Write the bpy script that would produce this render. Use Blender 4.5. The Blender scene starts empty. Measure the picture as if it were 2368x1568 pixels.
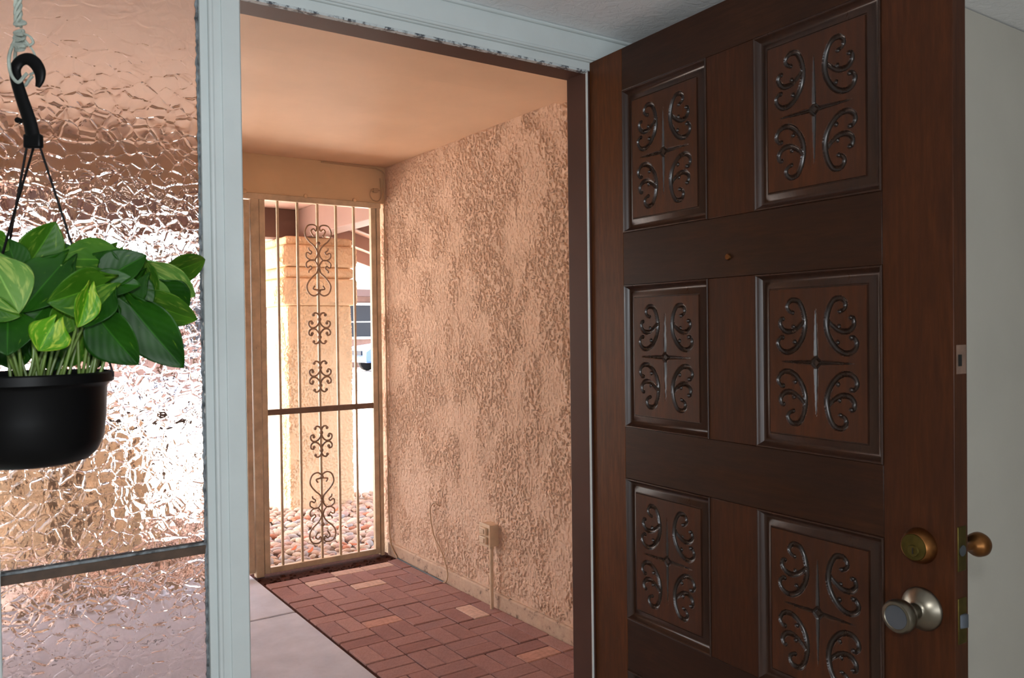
import bpy, bmesh, math, random
import numpy as np
from mathutils import Vector, Matrix
random.seed(7); np.random.seed(7)
sc = bpy.context.scene
COL = sc.collection
E0 = 1.385            # eye height above the room floor; heights below are written relative to the eye

# ------------------------------------------------------------------ camera, world, sun, exposure
cam_d = bpy.data.cameras.new('camera'); cam = bpy.data.objects.new('camera', cam_d); COL.objects.link(cam)
cam_d.sensor_width = 36; cam_d.lens = 28.71; cam_d.clip_start = .02; cam_d.clip_end = 500
cam.matrix_world = Matrix(((.82443506, .01793758, -.56567223, 0), (-.56581884, .00407537, -.82451951, 0),
                           (-.01248456, .9998308, .0135093, E0), (0, 0, 0, 1)))
sc.camera = cam
cam_d.dof.use_dof = True; cam_d.dof.focus_distance = 4.6; cam_d.dof.aperture_fstop = 16.0
sc.view_settings.view_transform = 'Standard'; sc.view_settings.look = 'None'
sc.view_settings.gamma = 1; sc.view_settings.use_curve_mapping = False
sc.view_settings.exposure = 0.0
sc.cycles.use_denoising = True
sc.cycles.max_bounces = 14; sc.cycles.transmission_bounces = 12; sc.cycles.diffuse_bounces = 8
sc.cycles.caustics_reflective = False; sc.cycles.caustics_refractive = False
sc.cycles.sample_clamp_indirect = 8
world = bpy.data.worlds.new('sky'); sc.world = world; world.use_nodes = True
wn = world.node_tree.nodes; wl = world.node_tree.links
sky = wn.new('ShaderNodeTexSky'); sky.sky_type = 'NISHITA'; sky.sun_disc = False
SUN_EL, SUN_AZ = math.radians(52), math.radians(-68)     # azimuth from +Y toward +X
sky.sun_elevation = SUN_EL; sky.sun_rotation = SUN_AZ; sky.dust_density = 4; sky.ozone_density = 1
hs = wn.new('ShaderNodeHueSaturation'); hs.inputs['Saturation'].default_value = .55; wl.new(sky.outputs[0], hs.inputs['Color'])
bg = wn['Background']; wl.new(hs.outputs[0], bg.inputs['Color']); bg.inputs['Strength'].default_value = 1.5
sun_d = bpy.data.lights.new('sun', 'SUN'); sun = bpy.data.objects.new('sun', sun_d); COL.objects.link(sun)
sun_d.energy = 38; sun_d.angle = math.radians(.6); sun_d.color = (1, .95, .88)
sv = Vector((math.sin(SUN_AZ) * math.cos(SUN_EL), math.cos(SUN_AZ) * math.cos(SUN_EL), math.sin(SUN_EL)))
sun.rotation_euler = sv.to_track_quat('Z', 'Y').to_euler(); sun.location = (-6, 8, 12)
def area(name, loc, target, size, energy, color, size_y=None):
    d = bpy.data.lights.new(name, 'AREA'); o = bpy.data.objects.new(name, d); COL.objects.link(o)
    d.size = size; d.energy = energy; d.color = color
    if size_y: d.shape = 'RECTANGLE'; d.size_y = size_y
    o.location = loc
    o.rotation_euler = (Vector(loc) - Vector(target)).to_track_quat('Z', 'Y').to_euler()
    return o
flash = area('camera_flash', (0.0, -.03, E0 + .13), (1.0, 1.4, E0 + .02),   .05, 8.0, (.93, .97, 1.0))
room_fill = area('room_fill_light', (-.9, -2.9, E0 - .25), (.3, 1.4, E0 + 1.3), 2.2, 56, (.86, .93, 1.0), 1.3)  # added soft fill light behind the camera; the back wall has no window

# ------------------------------------------------------------------ helpers
def srgb(r, g, b):
    f = lambda c: (c / 255 / 12.92) if c / 255 <= .04045 else ((c / 255 + .055) / 1.055) ** 2.4
    return (f(r), f(g), f(b), 1)
class Mat:
    def __init__(s, name, color=(200, 200, 200), rough=.6, metal=0, spec=.5):
        s.m = bpy.data.materials.new(name); s.m.use_nodes = True
        s.nt = s.m.node_tree; s.b = s.nt.nodes['Principled BSDF']
        s.b.inputs['Base Color'].default_value = srgb(*color); s.b.inputs['Roughness'].default_value = rough
        s.b.inputs['Metallic'].default_value = metal; s.b.inputs['Specular IOR Level'].default_value = spec
        s.tc = s.nt.nodes.new('ShaderNodeTexCoord'); s.bump_in = None
    def n(s, t, **k):
        x = s.nt.nodes.new(t)
        for a, v in k.items(): setattr(x, a, v)
        return x
    def l(s, a, b): s.nt.links.new(a, b)
    def coords(s, scale=(1, 1, 1), rot=(0, 0, 0), src='Object'):
        mp = s.n('ShaderNodeMapping'); mp.inputs['Scale'].default_value = scale; mp.inputs['Rotation'].default_value = rot
        s.l(s.tc.outputs[src], mp.inputs[0]); return mp.outputs[0]
    def noise(s, vec, scale, detail=4, rough=.55, dist=0):
        x = s.n('ShaderNodeTexNoise'); x.inputs['Scale'].default_value = scale; x.inputs['Detail'].default_value = detail
        x.inputs['Roughness'].default_value = rough; x.inputs['Distortion'].default_value = dist
        s.l(vec, x.inputs['Vector']); return x.outputs['Fac']
    def ramp(s, fac, stops):
        r = s.n('ShaderNodeValToRGB'); e = r.color_ramp.elements
        while len(e) < len(stops): e.new(.5)
        for k, (p, c) in enumerate(stops):
            e[k].position = p; e[k].color = srgb(*c) if len(c) == 3 and max(c) > 1.001 else (c[0], c[0], c[0], 1)
        s.l(fac, r.inputs[0]); return r.outputs[0]
    def mix(s, fac, a, b, mode='MIX'):
        m = s.n('ShaderNodeMix', data_type='RGBA', blend_type=mode)
        if hasattr(fac, 'is_linked'): s.l(fac, m.inputs[0])
        else: m.inputs[0].default_value = fac
        for v, i in ((a, 6), (b, 7)):
            if hasattr(v, 'is_linked'): s.l(v, m.inputs[i])
            else: m.inputs[i].default_value = srgb(*v)
        return m.outputs[2]
    def math(s, op, a, b=None):
        m = s.n('ShaderNodeMath', operation=op)
        for v, i in ((a, 0), (b, 1)):
            if v is None: continue
            if hasattr(v, 'is_linked'): s.l(v, m.inputs[i])
            else: m.inputs[i].default_value = v
        return m.outputs[0]
    def color(s, out): s.l(out, s.b.inputs['Base Color'])
    def rough(s, out): s.l(out, s.b.inputs['Roughness'])
    def bump(s, h, strength=.5, dist=.01):
        b = s.n('ShaderNodeBump'); b.inputs['Strength'].default_value = strength; b.inputs['Distance'].default_value = dist
        s.l(h, b.inputs['Height'])
        if s.bump_in is not None: s.l(s.bump_in, b.inputs['Normal'])
        s.bump_in = b.outputs[0]; s.l(s.bump_in, s.b.inputs['Normal'])

M = {}
def simple(name, color, rough=.6, metal=0, spec=.5, nscale=0, var=.12, bump=0, bscale=60, bdist=.003):
    m = Mat(name, color, rough, metal, spec)
    if nscale:
        f = m.noise(m.coords(), nscale, 5)
        lo = tuple(max(0, c * (1 - var)) for c in color); hi = tuple(min(255, c * (1 + var * .6)) for c in color)
        m.color(m.ramp(f, [(.3, lo), (.7, hi)]))
    if bump: m.bump(m.noise(m.coords(), bscale, 4), bump, bdist)
    M[name] = m.m; return m
simple('white_trim', (206, 214, 214), .38, nscale=6, var=.03, bump=.25, bscale=40, bdist=.002)
simple('room_wall', (192, 188, 178), .6, nscale=3, var=.03, bump=.3, bscale=120, bdist=.001)
m = Mat('room_ceiling', (238, 240, 242), .8)
f = m.noise(m.coords(), 34, 5, .6, 1.2); m.bump(m.ramp(f, [(.42, (0,)), (.56, (1,))]), .35, .002); M['room_ceiling'] = m.m
simple('room_floor', (205, 196, 184), .6, nscale=4)
simple('brown_paint', (78, 50, 41), .5, spec=.2, nscale=5, var=.06, bump=.1, bscale=50, bdist=.001)
m = Mat('weathered_edge', (190, 198, 202), .6)
f = m.noise(m.coords((1, 1, 1)), 55, 5, .7); m.color(m.ramp(f, [(.42, (66, 70, 78)), (.52, (196, 204, 206))])); M['weathered_edge'] = m.m
# porch: peach stucco with a coarse trowelled dash texture
def stucco(name, col, lo, scale=1.0, depth=.006):
    m = Mat(name, col, .9, spec=.2)
    v = m.coords()
    w = m.noise(m.coords((1, 1, .55)), 6.5 * scale, 4, .6, .5)
    big = m.noise(m.coords((1, 1, .62)), 62 * scale, 4, .6, .35)
    isl = m.ramp(big, [(.46, (0,)), (.60, (1,))])
    small = m.noise(m.coords((1, 1, .8)), 125 * scale, 4, .65, .2)
    gate = m.ramp(w, [(.40, (.12,)), (.60, (1,))])
    h = m.math('ADD', m.math('MULTIPLY', isl, gate), m.math('MULTIPLY', m.math('MULTIPLY', small, .6), m.math('ADD', m.math('MULTIPLY', gate, .8), .2)))
    m.bump(h, 1.0, depth)
    base = m.ramp(m.noise(v, 1.6, 3), [(.3, lo), (.7, col)])
    m.color(m.mix(m.math('MULTIPLY', isl, .08), base, tuple(c * .86 for c in lo)))
    M[name] = m.m
stucco('wall_stucco', (224, 200, 172), (214, 188, 160), 1.0, .013)
stucco('column_stucco', (240, 212, 172), (232, 202, 162), .9, .024)
m = Mat('stucco_fine', (222, 196, 168), .9, spec=.2)
m.color(m.ramp(m.noise(m.coords(), 1.6, 3), [(.3, (208, 180, 158)), (.7, (220, 192, 169))])); m.bump(m.noise(m.coords(), 210, 3, .7), .45, .0025); M['stucco_fine'] = m.m
m = Mat('stucco_fine_column', (230, 200, 164), .9, spec=.2); m.bump(m.noise(m.coords(), 120, 3, .7), .5, .005); M['stucco_fine_column'] = m.m
m = Mat('foundation_stucco', (196, 172, 150), .9, spec=.2)
f = m.noise(m.coords(), 26, 6, .7); m.color(m.ramp(f, [(.33, (104, 92, 84)), (.42, (184, 160, 140)), (.7, (200, 178, 156))]))
m.bump(m.noise(m.coords(), 45, 5), .4, .004); M['foundation_stucco'] = m.m
def peach(name, col, var=.06, cr=True):
    m = Mat(name, col, .6, spec=.25)
    f = m.noise(m.coords((1, 1, 1)), 2.2, 4)
    c = m.ramp(f, [(.3, tuple(x * (1 - var) for x in col)), (.7, col)])
    if cr:
        k = m.noise(m.coords((3, 24, 24)), 2.6, 6, .7, 1.2)
        c = m.mix(m.ramp(k, [(.715, (0,)), (.73, (.4,))]), c, tuple(x * .6 for x in col))
        m.bump(m.noise(m.coords((2, 16, 16)), 5, 5, .6), .25, .002)
    m.color(c); M[name] = m.m
peach('porch_ceiling_paint', (224, 192, 162)); peach('beam_paint', (218, 188, 150)); peach('soffit_paint', (200, 166, 152), cr=False)
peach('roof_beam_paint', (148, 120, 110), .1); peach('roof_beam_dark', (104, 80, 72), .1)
simple('gate_paint', (198, 178, 150), .42, nscale=14, var=.12, bump=.15, bscale=90, bdist=.001)
simple('scroll_paint', (160, 132, 108), .5, nscale=20, var=.12)
simple('crossbar_paint', (112, 90, 76), .5, nscale=20, var=.12)
simple('cable_paint', (178, 150, 118), .5); simple('black_cable', (58, 66, 72), .5)
simple('outlet_paint', (206, 184, 156), .5, nscale=30, var=.04)
# paving
m = Mat('brick_red', (150, 98, 86), .92, spec=.2)
oi = m.n('ShaderNodeObjectInfo')
c = m.ramp(oi.outputs['Random'], [(0, (150, 116, 112)), (.3, (166, 132, 128)), (.55, (154, 124, 122)), (.8, (176, 142, 136)), (1, (146, 114, 110))])
g = m.noise(m.coords(), 140, 4, .7); c2 = m.mix(m.ramp(g, [(.35, (.35,)), (.6, (0,))]), c, (110, 66, 58))
c2 = m.mix(m.ramp(m.noise(m.coords(src='Generated'), 2.5, 4), [(.45, (0,)), (.75, (.35,))]), c2, (186, 144, 136))
m.color(c2); m.bump(m.noise(m.coords(), 160, 4, .7), .55, .002); M['brick_red'] = m.m
simple('brick_pale', (206, 178, 164), .92, spec=.2, nscale=50, var=.1, bump=.5, bscale=160, bdist=.002)
simple('brick_pink', (192, 150, 136), .92, spec=.2, nscale=50, var=.1, bump=.5, bscale=160, bdist=.002)
simple('joint_sand', (72, 44, 36), 1, spec=.1, nscale=60, var=.3, bump=.5, bscale=120)
m = Mat('concrete',  (206, 210, 218), .85, spec=.25)
c = m.ramp(m.noise(m.coords(), 5, 6, .65), [(.3, (180, 188, 202)), (.7, (202, 210, 224))])
c = m.mix(m.ramp(m.noise(m.coords(), 22, 6, .8), [(.64, (0,)), (.72, (.5,))]), c, (130, 108, 98))
m.color(c); m.bump(m.noise(m.coords(), 60, 6, .7), .3, .002); M['concrete'] = m.m
simple('desert_gravel', (214, 202, 192), 1, spec=.1, nscale=3, var=.12, bump=.8, bscale=25, bdist=.03)
simple('asphalt', (84, 94, 112), .9, nscale=2, var=.06)
# door wood
def wood(name, base, dark, axis, shine=.34, spec=.16):
    m = Mat(name, base, shine, spec=spec)
    sc_ = (9, 9, .9) if axis == 'v' else (.9, 9, 9)
    v = m.coords(sc_)
    f = m.noise(v, 3.2, 7, .65, .6); f2 = m.noise(m.coords(tuple(x * 6 for x in sc_)), 2.5, 4, .7)
    c = m.ramp(f, [(.28, dark), (.72, base)])
    c = m.mix(m.ramp(f2, [(.4, (.45,)), (.62, (0,))]), c, tuple(x * .62 for x in dark))
    big = m.noise(m.coords((1.3, 1.3, 1.3)), 2.1, 3)
    c = m.mix(m.ramp(big, [(.35, (.5,)), (.65, (0,))]), c, tuple(x * .8 for x in dark))
    m.color(c)
    if name not in ('moulding_wood', 'groove_shade_wood'): m.bump(f2, .12, .0006)
    m.rough(m.ramp(f, [(.3, (shine + .12,)), (.7, (shine - .03,))])); M[name] = m.m
wood('stile_wood', (84, 45, 23), (62, 32, 18), 'v'); wood('hinge_stile_wood', (108, 60, 28), (80, 43, 20), 'v')
wood('mullion_wood', (80, 43, 24), (58, 31, 18), 'v')
wood('rail_wood', (66, 38, 23), (46, 26, 17), 'h'); wood('panel_wood', (82, 44, 24), (64, 34, 20), 'v', .30, .3)
wood('groove_shade_wood', (52, 31, 21), (36, 23, 16), 'v', .25, .6)  # shade and glints of the carved grooves put into a darker, glossier wood
wood('moulding_wood', (66, 39, 26), (48, 29, 20), 'v', .30, .4)
simple('brushed_nickel', (126, 119, 106), .34, 1, nscale=30, var=.05)
simple('aged_brass', (132, 88, 50), .36, 1, nscale=25, var=.15)
simple('green_brass', (98, 86, 44), .5, 1, nscale=40, var=.2)
simple('steel', (120, 128, 140), .4, 1); simple('dark_slot', (14, 12, 10), .6)
simple('scuffed_wood', (118, 92, 78), .7, nscale=40, var=.2)
simple('black_plastic', (11, 11, 12), .42, spec=.14, nscale=8, var=.1)
simple('potting_soil', (52, 40, 30), 1, nscale=40, var=.3, bump=1, bscale=80)
simple('cotton_cord', (168, 176, 166), .9, nscale=60, var=.15, bump=.6, bscale=200)
simple('stem_green', (112, 140, 60), .45, nscale=12, var=.2)
simple('mullion_seal', (84, 64, 50), .6, nscale=30, var=.2, bump=.3, bscale=80)
simple('seal_grey', (120, 126, 130), .6, nscale=70, var=.5, bump=.6, bscale=120)
simple('house_stucco', (136, 106, 94), .9, nscale=2); simple('fascia', (104, 78, 70), .7)
simple('window_dark', (52, 54, 58), .4, spec=.2); simple('window_white', (226, 228, 226), .5)
simple('car_paint', (104, 124, 160), .25); simple('tyre', (30, 30, 32), .8); simple('bark', (130, 118, 110), .9, nscale=9)
# pebbled (obscure) glass
m = Mat('obscure_glass', (238, 236, 240), .015)
m.b.inputs['Transmission Weight'].default_value = 1; m.b.inputs['IOR'].default_value = 1.5
v = m.coords((1, 1, 1))
dn = m.n('ShaderNodeTexNoise'); dn.inputs['Scale'].default_value = 26; dn.inputs['Detail'].default_value = 2; m.l(v, dn.inputs['Vector'])
vm = m.n('ShaderNodeVectorMath', operation='SCALE'); m.l(dn.outputs['Color'], vm.inputs[0]); vm.inputs['Scale'].default_value = .016
va = m.n('ShaderNodeVectorMath', operation='ADD'); m.l(v, va.inputs[0]); m.l(vm.outputs[0], va.inputs[1])
vo = m.n('ShaderNodeTexVoronoi', feature='DISTANCE_TO_EDGE'); vo.inputs['Scale'].default_value = 46; m.l(va.outputs[0], vo.inputs['Vector'])
h1 = m.ramp(vo.outputs['Distance'], [(0, (0,)), (.06, (.55,)), (.16, (.9,)), (.34, (1,))])
h2 = m.noise(v, 52, 2, .5, .3)
h = m.math('ADD', m.math('MULTIPLY', h1, .6), m.math('MULTIPLY', h2, .28))
m.bump(h, 1.0, .00062); M['obscure_glass'] = m.m
# leaf
def leaf_mat(name, c0, c1, cv, va):
    m = Mat(name, c0, .46, spec=.3)
    uv = m.n('ShaderNodeSeparateXYZ'); m.l(m.tc.outputs['UV'], uv.inputs[0])
    au = m.math('ABSOLUTE', uv.outputs[0])
    ob = m.coords()
    c = m.ramp(m.noise(ob, 18, 3), [(.35, c0), (.65, c1)])
    c = m.mix(m.ramp(m.noise(m.coords((1.5, .8, 1), src='UV'), 3.0, 4, .6, .5), [(va, (0,)), (va + .12, (.85,))]), c, cv)
    c = m.mix(m.ramp(au, [(.0, (.35,)), (.04, (0,))]), c, tuple(min(255, x * 1.5 + 20) for x in c1))
    m.color(c)
    ph = m.math('SUBTRACT', m.math('MULTIPLY', uv.outputs[1], 40), m.math('MULTIPLY', au, 20))
    m.bump(m.math('ADD', m.math('MULTIPLY', m.math('SINE', ph), .45), m.math('MULTIPLY', m.math('MINIMUM', au, .12), 14)), .10, .0015)
    m.b.inputs['Subsurface Weight'].default_value = .06; m.b.inputs['Subsurface Radius'].default_value = (.002, .004, .001)
    tr = m.n('ShaderNodeBsdfTranslucent'); m.l(c, tr.inputs[0]); ms = m.n('ShaderNodeMixShader'); ms.inputs[0].default_value = .22
    out = m.nt.nodes['Material Output']; m.l(m.b.outputs[0], ms.inputs[1]); m.l(tr.outputs[0], ms.inputs[2]); m.l(ms.outputs[0], out.inputs[0])
    M[name] = m.m
leaf_mat('leaf_dark', (20, 66, 6), (36, 90, 10), (116, 156, 36), .62)
leaf_mat('leaf_mid', (46, 100, 12), (74, 124, 24), (146, 178, 64), .56)
leaf_mat('leaf_pale', (92, 142, 56), (120, 162, 76), (180, 200, 104), .52)
leaf_mat('leaf_young', (78, 146, 18), (108, 172, 28), (194, 212, 74), .50)
# rocks
m = Mat('river_rock_stone', (196, 170, 156), .8, spec=.3)
oi = m.n('ShaderNodeObjectInfo')
c = m.ramp(oi.outputs['Random'], [(0, (196, 160, 142)), (.18, (210, 188, 172)), (.36, (176, 168, 168)), (.5, (202, 170, 148)), (.66, (188, 150, 132)), (.8, (214, 196, 184)), (.92, (186, 122, 98)), (1, (160, 156, 160))])
c = m.mix(m.ramp(m.noise(m.coords(), 20, 4), [(.4, (0,)), (.7, (.4,))]), c, (222, 206, 194)); m.color(c); M['river_rock_stone'] = m.m

class MB:
    def __init__(s): s.v = []; s.f = []; s.sm = []
    def add(s, v, f, smooth=False):
        o = len(s.v); s.v += [tuple(p) for p in v]; s.f += [tuple(o + i for i in q) for q in f]; s.sm += [smooth] * len(f); return s
    def box(s, x0, x1, y0, y1, z0, z1):
        v = [(x, y, z) for x in (x0, x1) for y in (y0, y1) for z in (z0, z1)]
        return s.add(v, [(0, 1, 3, 2), (4, 6, 7, 5), (0, 4, 5, 1), (2, 3, 7, 6), (0, 2, 6, 4), (1, 5, 7, 3)])
    def bar(s, a, b, w, h, up=(0, 0, 1)):
        a, b = Vector(a), Vector(b); d = (b - a).normalized(); u = Vector(up); r = d.cross(u).normalized(); u = r.cross(d)
        v = [p + r * (w / 2) * i + u * (h / 2) * j for p in (a, b) for i, j in ((-1, -1), (1, -1), (1, 1), (-1, 1))]
        return s.add(v, [(0, 1, 2, 3), (7, 6, 5, 4), (0, 4, 5, 1), (1, 5, 6, 2), (2, 6, 7, 3), (3, 7, 4, 0)])
    def tube(s, pts, r, n=8, caps=True):
        pts = [Vector(p) for p in pts]; rr = r if isinstance(r, (list, tuple)) else [r] * len(pts)
        o = []; prev = None
        for i, p in enumerate(pts):
            d = (pts[min(i + 1, len(pts) - 1)] - pts[max(i - 1, 0)]).normalized()
            if prev is None:
                a = Vector((0, 0, 1)) if abs(d.z) < .9 else Vector((1, 0, 0)); u = d.cross(a).normalized()
            else:
                u = (prev - d * prev.dot(d)).normalized()
            prev = u; w = d.cross(u)
            o += [p + (u * math.cos(2 * math.pi * k / n) + w * math.sin(2 * math.pi * k / n)) * rr[i] for k in range(n)]
        f = [(i * n + k, i * n + (k + 1) % n, (i + 1) * n + (k + 1) % n, (i + 1) * n + k) for i in range(len(pts) - 1) for k in range(n)]
        if caps: f += [tuple(range(n - 1, -1, -1)), tuple((len(pts) - 1) * n + k for k in range(n))]
        return s.add(o, f, True)
    def lathe(s, prof, c=(0, 0, 0), axis='z', n=40):
        """prof = [(r, h)] along the axis"""
        o = []
        for r, h in prof:
            for k in range(n):
                a = 2 * math.pi * k / n; x, y = r * math.cos(a), r * math.sin(a)
                p = (x, y, h) if axis == 'z' else (x, h, y)
                o.append((p[0] + c[0], p[1] + c[1], p[2] + c[2]))
        f = []
        for i in range(len(prof) - 1):
            for k in range(n):
                q = (i * n + k, i * n + (k + 1) % n, (i + 1) * n + (k + 1) % n, (i + 1) * n + k)
                f.append(q if axis == 'z' else q[::-1])
        return s.add(o, f, True)
    def build(s, name, mat, parent=None, bevel=0, z0=None, autosmooth=None):
        me = bpy.data.meshes.new(name)
        off = 0 if parent is not None and z0 is None else E0
        if z0 is not None: off = z0
        me.from_pydata([(x, y, z + off) for x, y, z in s.v], [], s.f); me.update()
        me.polygons.foreach_set('use_smooth', s.sm)
        if isinstance(mat, str): mat = M[mat]
        me.materials.append(mat)
        o = bpy.data.objects.new(name, me); COL.objects.link(o)
        if parent is not None: o.parent = parent
        bm = bmesh.new(); bm.from_mesh(me); bmesh.ops.recalc_face_normals(bm, faces=bm.faces); bm.to_mesh(me); bm.free()
        me.set_sharp_from_angle(angle=math.radians(38))
        if bevel:
            b = o.modifiers.new('bevel', 'BEVEL'); b.width = bevel; b.segments = 2; b.limit_method = 'ANGLE'; b.angle_limit = math.radians(40)
        return o
def tag(o, label=None, cat=None, group=None, kind=None):
    if label: o['label'] = label
    if cat: o['category'] = cat
    if group: o['group'] = group
    if kind: o['kind'] = kind
    return o
def empty(name, loc=(0, 0, 0), rz=0, parent=None):
    o = bpy.data.objects.new(name, None); COL.objects.link(o); o.location = loc; o.rotation_euler = (0, 0, rz); o.empty_display_size = .05
    if parent: o.parent = parent
    return o
def spline(pts, n=8):
    P = [Vector(p) for p in pts]; out = []
    for i in range(len(P) - 1):
        p0, p1, p2, p3 = P[max(i - 1, 0)], P[i], P[i + 1], P[min(i + 2, len(P) - 1)]
        for k in range(n):
            t = k / n
            out.append(.5 * ((2 * p1) + (p2 - p0) * t + (2 * p0 - 5 * p1 + 4 * p2 - p3) * t * t + (3 * p1 - p0 - 3 * p2 + p3) * t ** 3))
    return out + [P[-1]]
S = lambda o, label, cat: tag(o, label, cat, kind='structure')

def vnoise(x, y, seed):
    """smooth value noise in about 0..1 on arrays"""
    g = np.random.RandomState(seed).rand(257, 257)
    xi = np.floor(x).astype(int); yi = np.floor(y).astype(int); fx = x - xi; fy = y - yi
    fx = fx * fx * (3 - 2 * fx); fy = fy * fy * (3 - 2 * fy); a = lambda i, j_: g[(xi + i) % 257, (yi + j_) % 257]
    return (a(0, 0) * (1 - fx) + a(1, 0) * fx) * (1 - fy) + (a(0, 1) * (1 - fx) + a(1, 1) * fx) * fy
def fbm(x, y, seed, n=3):
    t = 0; w_ = .5; tot = 0
    for k in range(n): t = t + vnoise(x * 2 ** k + k * 7.3, y * 2 ** k + k * 3.1, seed + k) * w_; tot += w_; w_ *= .55
    return t / tot
def sstep(a, b_, x): t = np.clip((x - a) / (b_ - a), 0, 1); return t * t * (3 - 2 * t)
def dash(u, v, seed, k=1.0):
    """height of dashed stucco, 0..1: crusty clumps gathered in patches, smooth between"""
    wx = fbm(u * 20, v * 20, seed + 90) - .5; wy = fbm(u * 20 + 5, v * 20, seed + 91) - .5
    c_ = fbm((u + .016 * wx) * 84 * k, (v + .016 * wy) * 60 * k, seed, 3)
    m_ = fbm(u * 6.5, v * 4.0, seed + 20, 4)
    f_ = fbm(u * 150, v * 110, seed + 40, 2)
    msk = .42 + .58 * sstep(.40, .56, m_)
    return sstep(.45, .57, c_ + (m_ - .5) * .25) * msk * .75 + f_ * .38 * msk
def grid_mesh(name, mat, P, nu, nv, parent=None, off=0):
    me = bpy.data.meshes.new(name)
    idx = np.arange(nu * nv).reshape(nv, nu)
    F = np.stack([idx[:-1, :-1], idx[:-1, 1:], idx[1:, 1:], idx[1:, :-1]], -1).reshape(-1, 4)
    P = P.copy(); P[:, 2] += off
    me.vertices.add(len(P)); me.vertices.foreach_set('co', P.ravel())
    me.loops.add(F.size); me.loops.foreach_set('vertex_index', F.ravel())
    me.polygons.add(len(F)); me.polygons.foreach_set('loop_start', np.arange(0, F.size, 4)); me.polygons.foreach_set('loop_total', np.full(len(F), 4))
    me.polygons.foreach_set('use_smooth', np.ones(len(F), bool)); me.update(calc_edges=True); me.validate()
    me.materials.append(M[mat]); o = bpy.data.objects.new(name, me); COL.objects.link(o)
    if parent: o.parent = parent
    return o
# ------------------------------------------------------------------ the room shell
YF, YB = 1.568, 1.70              # inner and outer face of the front wall
FL = -E0
w = MB()
w.box(-3.2, 0.005, YF + .01, YB, FL, 1.3); w.box(0.005, 1.36, YF + .01, YB, .712, 1.3); w.box(1.40, 3.6, YF + .01, YB, FL, 1.3)
w.box(0.405, .450, YF + .02, 1.615, FL, .712)
S(w.build('wall_front', 'room_wall'), 'white painted front wall around the open doorway', 'wall')
S(MB().box(1.56, 3.6, .96, 1.04, FL, .7215).build('wall_closet', 'room_wall'), 'pale grey wall behind the open door at far right', 'wall')
S(MB().box(1.53, 1.56, .96, YF + .01, FL, .73).build('wall_closet_return', 'room_wall'), 'short return of the pale grey wall hidden behind the door', 'wall')
S(MB().box(-3.2, 3.7, -3.2, YF + .01, .725, .80).build('ceiling', 'room_ceiling'), 'low grey textured ceiling of the room', 'ceiling')
S(MB().box(-3.2, 3.7, -3.2, YF + .09, FL - .06, FL).build('floor', 'room_floor'), 'room floor below the frame', 'floor')
S(MB().box(-3.3, -3.2, -3.2, YF, FL, .73).build('wall_left', 'room_wall'), 'left wall of the room', 'wall')
S(MB().box(-3.3, 3.7, -3.3, -3.2, FL, .73).build('wall_back', 'room_wall'), 'back wall of the room', 'wall')
S(MB().box(3.6, 3.7, -3.2, YF, FL, .73).build('wall_right', 'room_wall'), 'right wall of the room', 'wall')
# white post between sidelight and doorway, with stepped casing
p = MB()
p.box(.400, .458, YF - .012, YF + .02, FL, .712)
t1 = p.build('trim_1', 'white_trim', bevel=.002)
S(t1, 'white painted casing post between textured sidelight and doorway', 'trim')
MB().box(.386, .404, YF - .002, YF + .03, FL, .70).build('inner_stop', 'white_trim', t1, z0=E0, bevel=.0015)
MB().tube([(.4045, YF - .008, FL), (.4045, YF - .008, .70)], .0055, 10).build('bead', 'white_trim', t1, z0=E0)
MB().box(.4215, .4555, YF - .0165, YF - .010, FL, .70).build('face_strip', 'white_trim', t1, z0=E0, bevel=.0015)
# head casing
t2 = MB().box(.0, 1.45, YF - .010, YF + .02, .655, .7255).build('trim_2', 'white_trim', bevel=.002)
S(t2, 'white head casing over the doorway meeting the ceiling', 'trim')
MB().box(.455, 1.36, YF - .002, YF + .03, .636, .664).build('inner_stop', 'white_trim', t2, z0=E0, bevel=.0015)
MB().tube([(.40, YF - .012, .6625), (1.40, YF - .012, .6625)], .004, 10).build('bead', 'white_trim', t2, z0=E0)
MB().box(.40, 1.45, YF - .018, YF - .008, .716, .725).build('caulk_line', 'white_trim', t2, z0=E0, bevel=.003)
g = MB().box(.46, 1.312, YF - .0015, YF + .012, .6315, .637).build('worn_edge', 'weathered_edge', t2, z0=E0); g['label'] = 'chipped grey and white paint edge'
S(MB().box(1.375, 1.45, YF - .012, YF + .01, FL, .655).build('trim_3', 'white_trim', bevel=.002), 'white casing behind the hinge side of the door', 'trim')
S(MB().box(-.05, .0585, YF - .010, YF + .05, FL, .655).build('trim_4', 'white_trim', bevel=.002), 'white stile at the far left edge of the sidelight', 'trim')
# brown jamb
j = empty('trim_5', (0, 0, E0)); S(j, 'dark brown painted door jamb around the opening', 'door frame')
MB().box(1.312, 1.372, YF + .002, YF + .082, FL, .70).build('side_jamb', 'brown_paint', j, bevel=.0015)
MB().box(.44, 1.372, YF + .002, YF + .086, .634, .70).build('head_jamb', 'brown_paint', j, bevel=.0015)
MB().box(.452, .459, YF + .012, YF + .082, FL, .634).build('side_jamb', 'brown_paint', j, bevel=.0015)
g = MB().box(1.3095, 1.3125, YF - .001, YF + .004, FL, .64).build('weather_strip', 'white_trim', j)
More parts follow.
